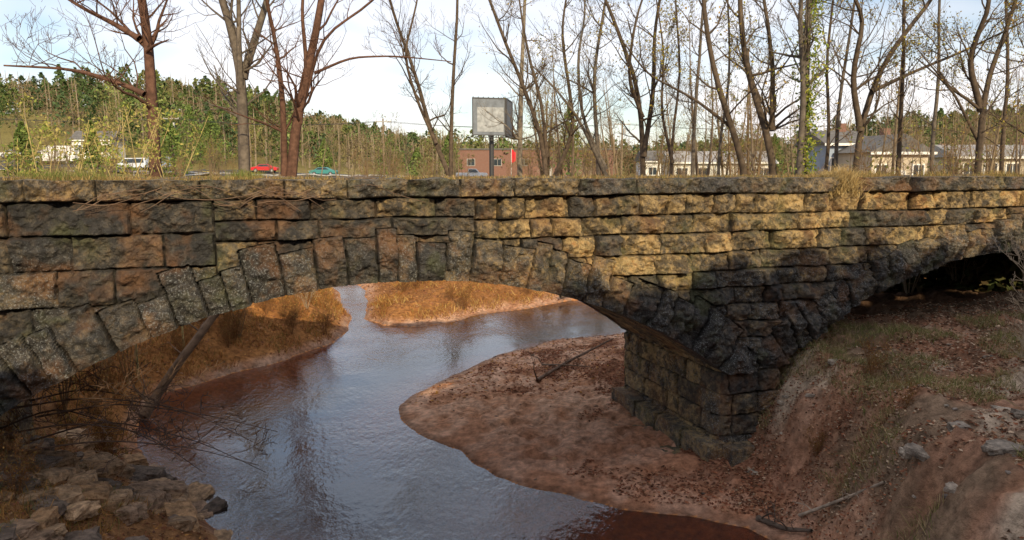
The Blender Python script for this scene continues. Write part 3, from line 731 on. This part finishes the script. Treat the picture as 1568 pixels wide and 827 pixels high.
# distant forest
A=Acc()
PG=[(.10,.135,.045),(.15,.175,.06),(.06,.09,.033),(.08,.115,.045),(.055,.085,.04)]
BR=[(.19,.145,.09),(.23,.18,.105),(.16,.12,.08),(.22,.19,.085),(.18,.165,.07)]
random.seed(8)
pts=[]
for i in range(1650):
    Y=random.uniform(138,330);px=random.uniform(-150,1720)
    X=(px-784)/1120*Y
    pts.append((X,Y,px))
xs=np.array([p[0] for p in pts]);ysx=np.array([p[1] for p in pts]);zs=terr(xs,ysx)
for (X,Y,px),z in zip(pts,zs):
    if px<130 and Y<165 :continue
    green=random.random()<(.50 if px<460 else .40 if px>1250 else .22)
    h=random.uniform(8,13);s=Y/200
    if 470<px<1250:h*=.72
    if green:
        pc=[random.choice(PG)];k=random.uniform(.8,1.2);crown(A,X,Y,z+1,z+h,random.uniform(2.4,4.4),150,.55*s,[tuple(q*k for q in pc[0])],random.choice((1.6,2.4,3.5)))
    else:
        n=26;a=RG.random(n)*6.28;r=RG.random(n)*3.2;hh=RG.uniform(.3,1,n);bc=np.array(random.choice(BR))*random.uniform(.8,1.15)
        B=np.stack([X+np.cos(a)*r*hh,Y+np.sin(a)*r*hh,z+h*hh*.75],1)
        blades(A,B,h*.22,.7,.07*s*RG.uniform(.5,1.4,n),bc*RG.uniform(.7,1.2,(n,1)))
        tubes(A,[[(X,Y,z-1),(X+.2,Y,z+h*.5),(X,Y,z+h)]],[[.22,.15,.05]],3,(.22,.18,.13))
        C=np.repeat(B,4,axis=0);quads(A,C+RG.normal(size=C.shape)*np.array([1.1,1.1,.9]),.30*s,bc*RG.uniform(.55,1.1,(len(C),1)))
A.build('distant_forest',M_far,False)
for px,D,h,r in ((150,75,6.5,1.6),(640,105,5,2.0),(500,135,6,2),(870,100,11,2.6),(690,130,8,2.6),(600,125,7,3),(1180,140,9,3),(45,80,7,2),(270,110,9,3),(330,130,10,3.5),(300,140,11,3.5)):
    x=(px-784)/1120*D;b=tz(x,D);Bk=Acc();tubes(Bk,[[(x,D,b-.3),(x,D,b+h*.5),(x,D,b+h*.9)]],[[.2,.15,.04]],6,BRN);o=Bk.build('evergreen_tree',M_bark,True)
    Q=Acc();crown(Q,x,D,b+.6,b+h,r,1500,.22,[(.09,.14,.04),(.14,.18,.05)],1.3);Q.build('crown',M_far,False,o)
# ---------------------------------------------------------------- buildings etc
def box(name,c,s,mat,parent,bev=0):
    me=bpy.data.meshes.new(name);x,y,z=[a/2 for a in s]
    v=[(c[0]+i*x,c[1]+j*y,c[2]+k*z) for i in(-1,1) for j in(-1,1) for k in(-1,1)]
    f=[(0,1,3,2),(4,6,7,5),(0,4,5,1),(2,3,7,6),(0,2,6,4),(1,5,7,3)]
    me.from_pydata(v,[],f);me.materials.append(mat);o=bpy.data.objects.new(name,me);COL.objects.link(o);o.parent=parent
    if bev:
        b=o.modifiers.new('b','BEVEL');b.width=bev;b.segments=2
    return o
def poly(name,v,f,mat,parent):
    me=bpy.data.meshes.new(name);me.from_pydata(v,[],f);me.materials.append(mat);o=bpy.data.objects.new(name,me);COL.objects.link(o);o.parent=parent;return o
M_glass=mat_plain('window_glass',(.03,.04,.05),.1,1,.3)
M_white=mat_plain('white_paint',(.75,.75,.72),.5)
M_trim=mat_plain('grey_trim',(.34,.32,.30),.6)
M_roof=mat_plain('roof_shingle',(.12,.115,.11),.9,2,.25)
M_dark=mat_plain('dark_steel',(.03,.03,.035),.5)
M_steel=mat_plain('galvanised_steel',(.4,.4,.4),.45,3,.15,.6)
def brickmat():
    m,nt,b=newmat('brick');tc=nt.nodes.new('ShaderNodeTexCoord');br=N(nt,'ShaderNodeTexBrick',Scale=3.0)
    br.inputs['Color1'].default_value=(.20,.085,.06,1);br.inputs['Color2'].default_value=(.16,.07,.05,1);br.inputs['Mortar'].default_value=(.22,.19,.16,1)
    mp=nt.nodes.new('ShaderNodeMapping');mp.inputs['Rotation'].default_value=(math.radians(90),0,0);nt.links.new(tc.outputs['Object'],mp.inputs[0])
    nt.links.new(mp.outputs[0],br.inputs['Vector']);nt.links.new(br.outputs['Color'],b.inputs['Base Color']);b.inputs['Roughness'].default_value=.9;return m
M_brick=brickmat()
def building(name,px,D,w,d,h,wall,rot=0,gable=None,wins=4,roofm=None,storeys=1,trim=None):
    trim=trim or M_white
    p=bpy.data.objects.new(name,None);COL.objects.link(p);x=(px-784)/1120*D;z=tz(x,D)-.1
    p.location=(x,D,z);p.rotation_euler=(0,0,rot)
    box('walls',(0,0,h/2),(w,d,h),wall,p)
    roofm=roofm or M_roof
    if gable:
        e=.4
        if gable[0]=='x':
            v=[(-w/2-e,-d/2-e,h),(w/2+e,-d/2-e,h),(w/2+e,d/2+e,h),(-w/2-e,d/2+e,h),(-w/2-e,0,h+gable[1]),(w/2+e,0,h+gable[1])]
            f=[(0,1,5,4),(3,4,5,2),(0,4,3),(1,2,5),(0,3,2,1)]
        else:
            v=[(-w/2-e,-d/2-e,h),(w/2+e,-d/2-e,h),(w/2+e,d/2+e,h),(-w/2-e,d/2+e,h),(0,-d/2-e,h+gable[1]),(0,d/2+e,h+gable[1])]
            f=[(0,4,5,3),(1,2,5,4),(0,1,4),(3,5,2),(0,3,2,1)]
        poly('roof',v,f,roofm,p)
        box('fascia',(0,-d/2-e-.03,h-.08),(w+2*e,.06,.2),trim,p)
    else:
        box('roof_slab',(0,0,h+.12),(w+.4,d+.4,.24),roofm,p)
    for st in range(storeys):
        zc=h/storeys*(st+.55)
        for i in range(wins):
            xx=-w/2+w*(i+.5)/wins
            if st==0 and i==wins//2:
                box('door',(xx,-d/2-.03,1.05),(1.0,.08,2.1),trim,p);continue
            ww=min(1.4,w/wins*.55)
            box('window_frame',(xx,-d/2-.02,zc),(ww+.2,.08,1.4),trim,p)
            box('window_glass',(xx-ww/4-.01,-d/2-.045,zc),(ww/2-.04,.06,1.2),M_glass,p)
            box('window_glass',(xx+ww/4+.01,-d/2-.045,zc),(ww/2-.04,.06,1.2),M_glass,p)
    box('chimney',(w*.2,0,h+(gable[1] if gable else .5)),(.6,.6,1.2),M_brick,p)
    return p
M_beige=mat_plain('beige_siding',(.50,.44,.34),.8,1,.1);M_cream=mat_plain('cream_siding',(.6,.58,.52),.8,1,.08);M_blue=mat_plain('blue_grey_siding',(.26,.32,.42),.8,1,.1);M_roofg=mat_plain('metal_roof',(.32,.31,.30),.6,1,.1)
building('brick_shop',820,150,31,12,5.4,M_brick,.02,None,6,trim=M_trim)
building('cream_house',1092,92,12,8,2.9,M_cream,-.05,('x',1.4),5,M_roofg)
building('beige_house',1330,60,4.6,7,3.5,M_beige,.12,('y',1.4),3)
building('blue_house',1268,64,3.4,6,4.0,M_blue,.0,('x',1.2),2)
building('long_building',1520,70,11,8,2.7,M_beige,-.08,('x',1.2),6,M_roofg)
building('white_house',1010,125,7,6,3.6,M_white,.1,('x',1.8),3)
building('white_house',160,140,7,6,3.4,M_white,.1,('x',1.8),3)
building('shed',1420,84,6,5,3.2,M_roofg,.2,('x',1.2),3)
# billboard
bb=bpy.data.objects.new('billboard',None);COL.objects.link(bb);D=108;x=(753-784)/1120*D;bz=tz(x,D);bb.location=(x,D,bz)
zb=CAMZ+(259-207)/1120*D-bz;zt=CAMZ+(259-154)/1120*D-bz
A=Acc();tubes(A,[[(0,.3,-.3),(0,.3,zb*.5),(0,.3,zb+.5)]],[[.34,.34,.34]],12,(.1,.1,.1));A.build('post',M_dark,True,bb)
M_bb=mat_plain('weathered_panel',(.13,.15,.18),.7,.9,.3)
M_bb2=mat_plain('poster_paper',(.27,.285,.30),.7,1.4,.3)
def panel(nm,a,b,mat,poster=False):
    dx,dy=b[0]-a[0],b[1]-a[1];L=math.hypot(dx,dy);e=bpy.data.objects.new(nm,None);COL.objects.link(e);e.parent=bb;e.location=((a[0]+b[0])/2,(a[1]+b[1])/2,0);e.rotation_euler=(0,0,math.atan2(dy,dx))
    box('face',(0,0,(zb+zt)/2),(L,.12,zt-zb),mat,e)
    if poster:box('poster',(.05*L,-.075,zb+(zt-zb)*.42),(L*.84,.02,(zt-zb)*.68),M_bb2,e)
    for zz in(zt+.05,zb-.05):box('rail',(0,-.03,zz),(L+.2,.24,.14),M_dark,e)
    for xx in(-L/2-.05,L/2+.05):box('side_rail',(xx,-.03,(zt+zb)/2),(.1,.24,zt-zb),M_dark,e)
    for i in range(7):box('rib',(-L/2+.1+(L-.2)*i/6,.2,(zb+zt)/2),(.1,.2,zt-zb+.5),M_dark,e)
    box('catwalk',(0,-.7,zb-.40),(L+1.6,.9,.07),M_dark,e)
    for i in range(5):box('catwalk_bracket',(-L/2+L*(i+.5)/5,-.5,zb-.3),(.08,1.2,.1),M_dark,e)
panel('sign_panel',(-2.6,-1.4),(1.9,-.2),M_bb,True);panel('rear_panel',(2.15,-.1),(2.95,6.0),M_dark)
box('beam',(0,.3,zb+.3),(4,.3,.3),M_dark,bb)
# red banner
fl=bpy.data.objects.new('banner_flag',None);COL.objects.link(fl);D=100;x=(783-784)/1120*D;z0=tz(x,D);fl.location=(x,D,z0)
M_red=mat_plain('red_cloth',(.6,.03,.04),.7)
box('pole',(0,0,2.4),(.08,.08,4.8),M_steel,fl)
v=[];f=[]
for i in range(7):
    for j in range(2):v.append((.05+i*.09+.05*math.sin(i),.1*math.sin(i*1.3+j),4.7-j*(1.9-.12*i)-.08*i))
for i in range(6):f.append((2*i,2*i+1,2*i+3,2*i+2))
poly('cloth',v,f,M_red,fl)
# utility poles with wires
poles=[]
for px,D in ((-60,118),(272,116),(590,114),(950,113),(1290,113)):
    x=(px-784)/1120*D;z=tz(x,D);p=bpy.data.objects.new('utility_pole',None);COL.objects.link(p);p.location=(x,D,z)
    A=Acc();tubes(A,[[(0,0,-.3),(0,0,5),(0,0,9.5)]],[[.16,.14,.11]],8,(.2,.15,.1));A.build('pole',M_bark,True,p)
    box('crossarm',(0,-.12,9.0),(2.4,.12,.14),M_roofg,p)
    for q in(-1.1,-.4,.4,1.1):box('insulator',(q,-.12,9.15),(.08,.08,.16),M_white,p)
    A=Acc();tubes(A,[[(.35,-.1,7.6),(.35,-.1,8.0),(.35,-.1,8.4)]],[[.2,.2,.2]],8,(.4,.4,.4));A.build('transformer',M_steel,True,p)
    poles.append((x,D,z+9.1))
A=Acc()
for a,b in zip(poles[:-1],poles[1:]):
    for q in(-1.1,0,1.1):
        t=np.linspace(0,1,14);P=np.stack([a[0]+(b[0]-a[0])*t+q,a[1]+(b[1]-a[1])*t,a[2]+(b[2]-a[2])*t-3.2*t*(1-t)],1)
        tubes(A,[P],[np.full(14,.02)],3,(.03,.03,.03))
A.build('power_lines',M_dark,True)
# road
def drape(name,x0,x1,y0,y1,off,mat,nx=160,ny=5):
    X,Y=np.meshgrid(np.linspace(x0,x1,nx),np.linspace(y0,y1,ny),indexing='ij');A=Acc();A.grid(np.stack([X,Y,terr(X,Y)+off],-1),(.05,.05,.05));A.build(name,mat,True)
drape('road',-160,160,120,129,.06,mat_plain('asphalt',(.055,.055,.055),.9,2,.2))
drape('road_centre_line',-160,160,124.4,124.6,.066,mat_plain('yellow_paint',(.6,.45,.05),.7))
drape('road_edge_line',-160,160,120.3,120.45,.066,M_white)
g=bpy.data.objects.new('guardrail',None);COL.objects.link(g)
t=np.linspace(-60,0,60);zz=terr(t,t*0+117)
A=Acc();tubes(A,[np.stack([t,t*0+117,zz+.65],1)],[np.full(60,.14)],6,(.5,.5,.48));A.build('rail',M_steel,True,g)
for i in range(0,60,4):box('post',(t[i],117.1,zz[i]+.3),(.12,.15,.7),M_steel,g)
def vehicle(name,px,D,color,rot=0,kind='car'):
    p=bpy.data.objects.new(name,None);COL.objects.link(p);x=(px-784)/1120*D;p.location=(x,D,tz(x,D)+.07);p.rotation_euler=(0,0,rot)
    m=mat_plain(name+'_paint',color,.3,1,.05)
    if kind=='car':
        prof=[(-2.2,.35),(-2.25,.75),(-1.95,.92),(-1.35,.98),(-.75,1.38),(.55,1.42),(1.35,1.0),(2.1,.92),(2.25,.7),(2.2,.35)];gl=[(-1.15,1.0),(-.68,1.32),(.5,1.35),(1.15,1.0)]
    elif kind=='pickup':
        prof=[(-2.6,.5),(-2.65,.8),(-2.5,1.08),(-1.3,1.15),(-.75,1.75),(.55,1.78),(.7,1.12),(2.6,1.12),(2.6,.5)];gl=[(-1.05,1.2),(-.66,1.66),(.42,1.68),(.5,1.2)]
    elif kind=='van':
        prof=[(-2.4,.4),(-2.5,.9),(-1.9,1.15),(-1.2,1.95),(2.3,2.0),(2.45,1.2),(2.4,.4)];gl=[(-1.6,1.2),(-1.1,1.8),(2.1,1.85),(2.2,1.2)]
    else:
        prof=[(-3.3,.5),(-3.35,1.2),(-2.9,1.4),(-2.4,2.2),(-1.5,2.25),(-1.45,3.1),(3.3,3.1),(3.3,.7),(3.0,.5)];gl=[(-2.75,1.45),(-2.35,2.05),(-1.75,2.08),(-1.7,1.45)]
    n=len(prof);w=.88 if kind!='truck' else 1.1
    v=[];
    for yy in(-w,w):
        for a,b in prof:v.append((a,yy*(1 if b<1.05 else .86 if kind!='truck' else 1),b))
    f=[tuple(range(n)),tuple(range(2*n-1,n-1,-1))]+[(i,(i+1)%n+0,(i+1)%n+n,i+n) for i in range(n)]
    f=[(q if k<2 else q[::-1]) for k,q in enumerate(f)]
    o=poly('body',v,f,m,p);b=o.modifiers.new('b','BEVEL');b.width=.06;b.segments=2
    for sy in(-1,1):
        k=len(gl);wv=[(a,sy*(w*(.99 if b<1.25 else .87)+.015 if kind!='truck' else w+.01),b) for a,b in gl]
        poly('side_window',wv,[tuple(range(k))],M_glass,p)
    xf,zf=gl[0];xt,zt2=gl[1]
    poly('windscreen',[(xf-.22,-w*.8,zf+.02),(xf-.22,w*.8,zf+.02),(xt-.09,w*.72,zt2),(xt-.09,-w*.72,zt2)],[(0,1,2,3)],M_glass,p)
    L=prof[-1][0]
    for wx in(prof[0][0]+.85,L-.85):
        for sy in(-1,1):
            bpy.ops.mesh.primitive_cylinder_add(vertices=20,radius=.34 if kind!='truck' else .45,depth=.24,location=(0,0,0),rotation=(math.pi/2,0,0))
            q=bpy.context.object;q.name='wheel';q.data.materials.append(M_dark);q.parent=p;q.location=(wx,sy*(w-.08),.34)
            bpy.ops.mesh.primitive_cylinder_add(vertices=12,radius=.18,depth=.26,rotation=(math.pi/2,0,0))
            q=bpy.context.object;q.name='hubcap';q.data.materials.append(M_steel);q.parent=p;q.location=(wx,sy*(w-.075),.34)
    box('headlight',(prof[1][0]+.02,-.6,.75),(.1,.3,.14),M_white,p);box('headlight',(prof[1][0]+.02,.6,.75),(.1,.3,.14),M_white,p)
    box('bumper',(prof[0][0]-.03,0,.45),(.12,1.6,.18),M_dark,p)
vehicle('red_car',409,127,(.5,.02,.03),0.1);vehicle('teal_car',498,123,(.05,.22,.22),0)
vehicle('pickup_truck',723,123,(.6,.6,.6),math.pi,'pickup')
vehicle('box_truck',92,128,(.75,.75,.75),.3,'truck');vehicle('van',210,124,(.55,.6,.68),0,'van');vehicle('van',245,126,(.2,.28,.42),.2,'van');vehicle('white_car',30,132,(.6,.6,.6),0)
# ---------------------------------------------------------------- light
el=math.radians(26);az=(.30,-.954)
sd=Vector((az[0]*math.cos(el),az[1]*math.cos(el),math.sin(el)))
sl=bpy.data.lights.new('sun','SUN');sl.energy=5.0;sl.angle=math.radians(.5);sl.color=(1,.81,.52)
so=bpy.data.objects.new('sun',sl);COL.objects.link(so);so.rotation_euler=sd.to_track_quat('Z','Y').to_euler()
w=bpy.data.worlds.new("World");SC.world=w;w.use_nodes=True;nt=w.node_tree;bg=nt.nodes['Background']
sk=nt.nodes.new('ShaderNodeTexSky');sk.sky_type='NISHITA';sk.sun_disc=False;sk.sun_elevation=el;sk.sun_rotation=math.atan2(az[0],az[1]);sk.air_density=1.0;sk.dust_density=1.0
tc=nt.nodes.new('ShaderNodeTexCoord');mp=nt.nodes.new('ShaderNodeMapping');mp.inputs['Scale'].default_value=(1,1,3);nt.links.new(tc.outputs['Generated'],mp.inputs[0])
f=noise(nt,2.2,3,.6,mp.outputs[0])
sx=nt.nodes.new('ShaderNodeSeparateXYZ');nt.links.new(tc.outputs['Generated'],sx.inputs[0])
hz=ramp(nt,sx.outputs[2],[(0,(1,1,1)),(.14,(.75,.75,.75)),(.28,(.5,.5,.5)),(.5,(.4,.4,.4)),(.75,(.9,.9,.9)),(1,(1,1,1))])  # top stops raised: bright overhead cloud, out of view, added to lift the shade
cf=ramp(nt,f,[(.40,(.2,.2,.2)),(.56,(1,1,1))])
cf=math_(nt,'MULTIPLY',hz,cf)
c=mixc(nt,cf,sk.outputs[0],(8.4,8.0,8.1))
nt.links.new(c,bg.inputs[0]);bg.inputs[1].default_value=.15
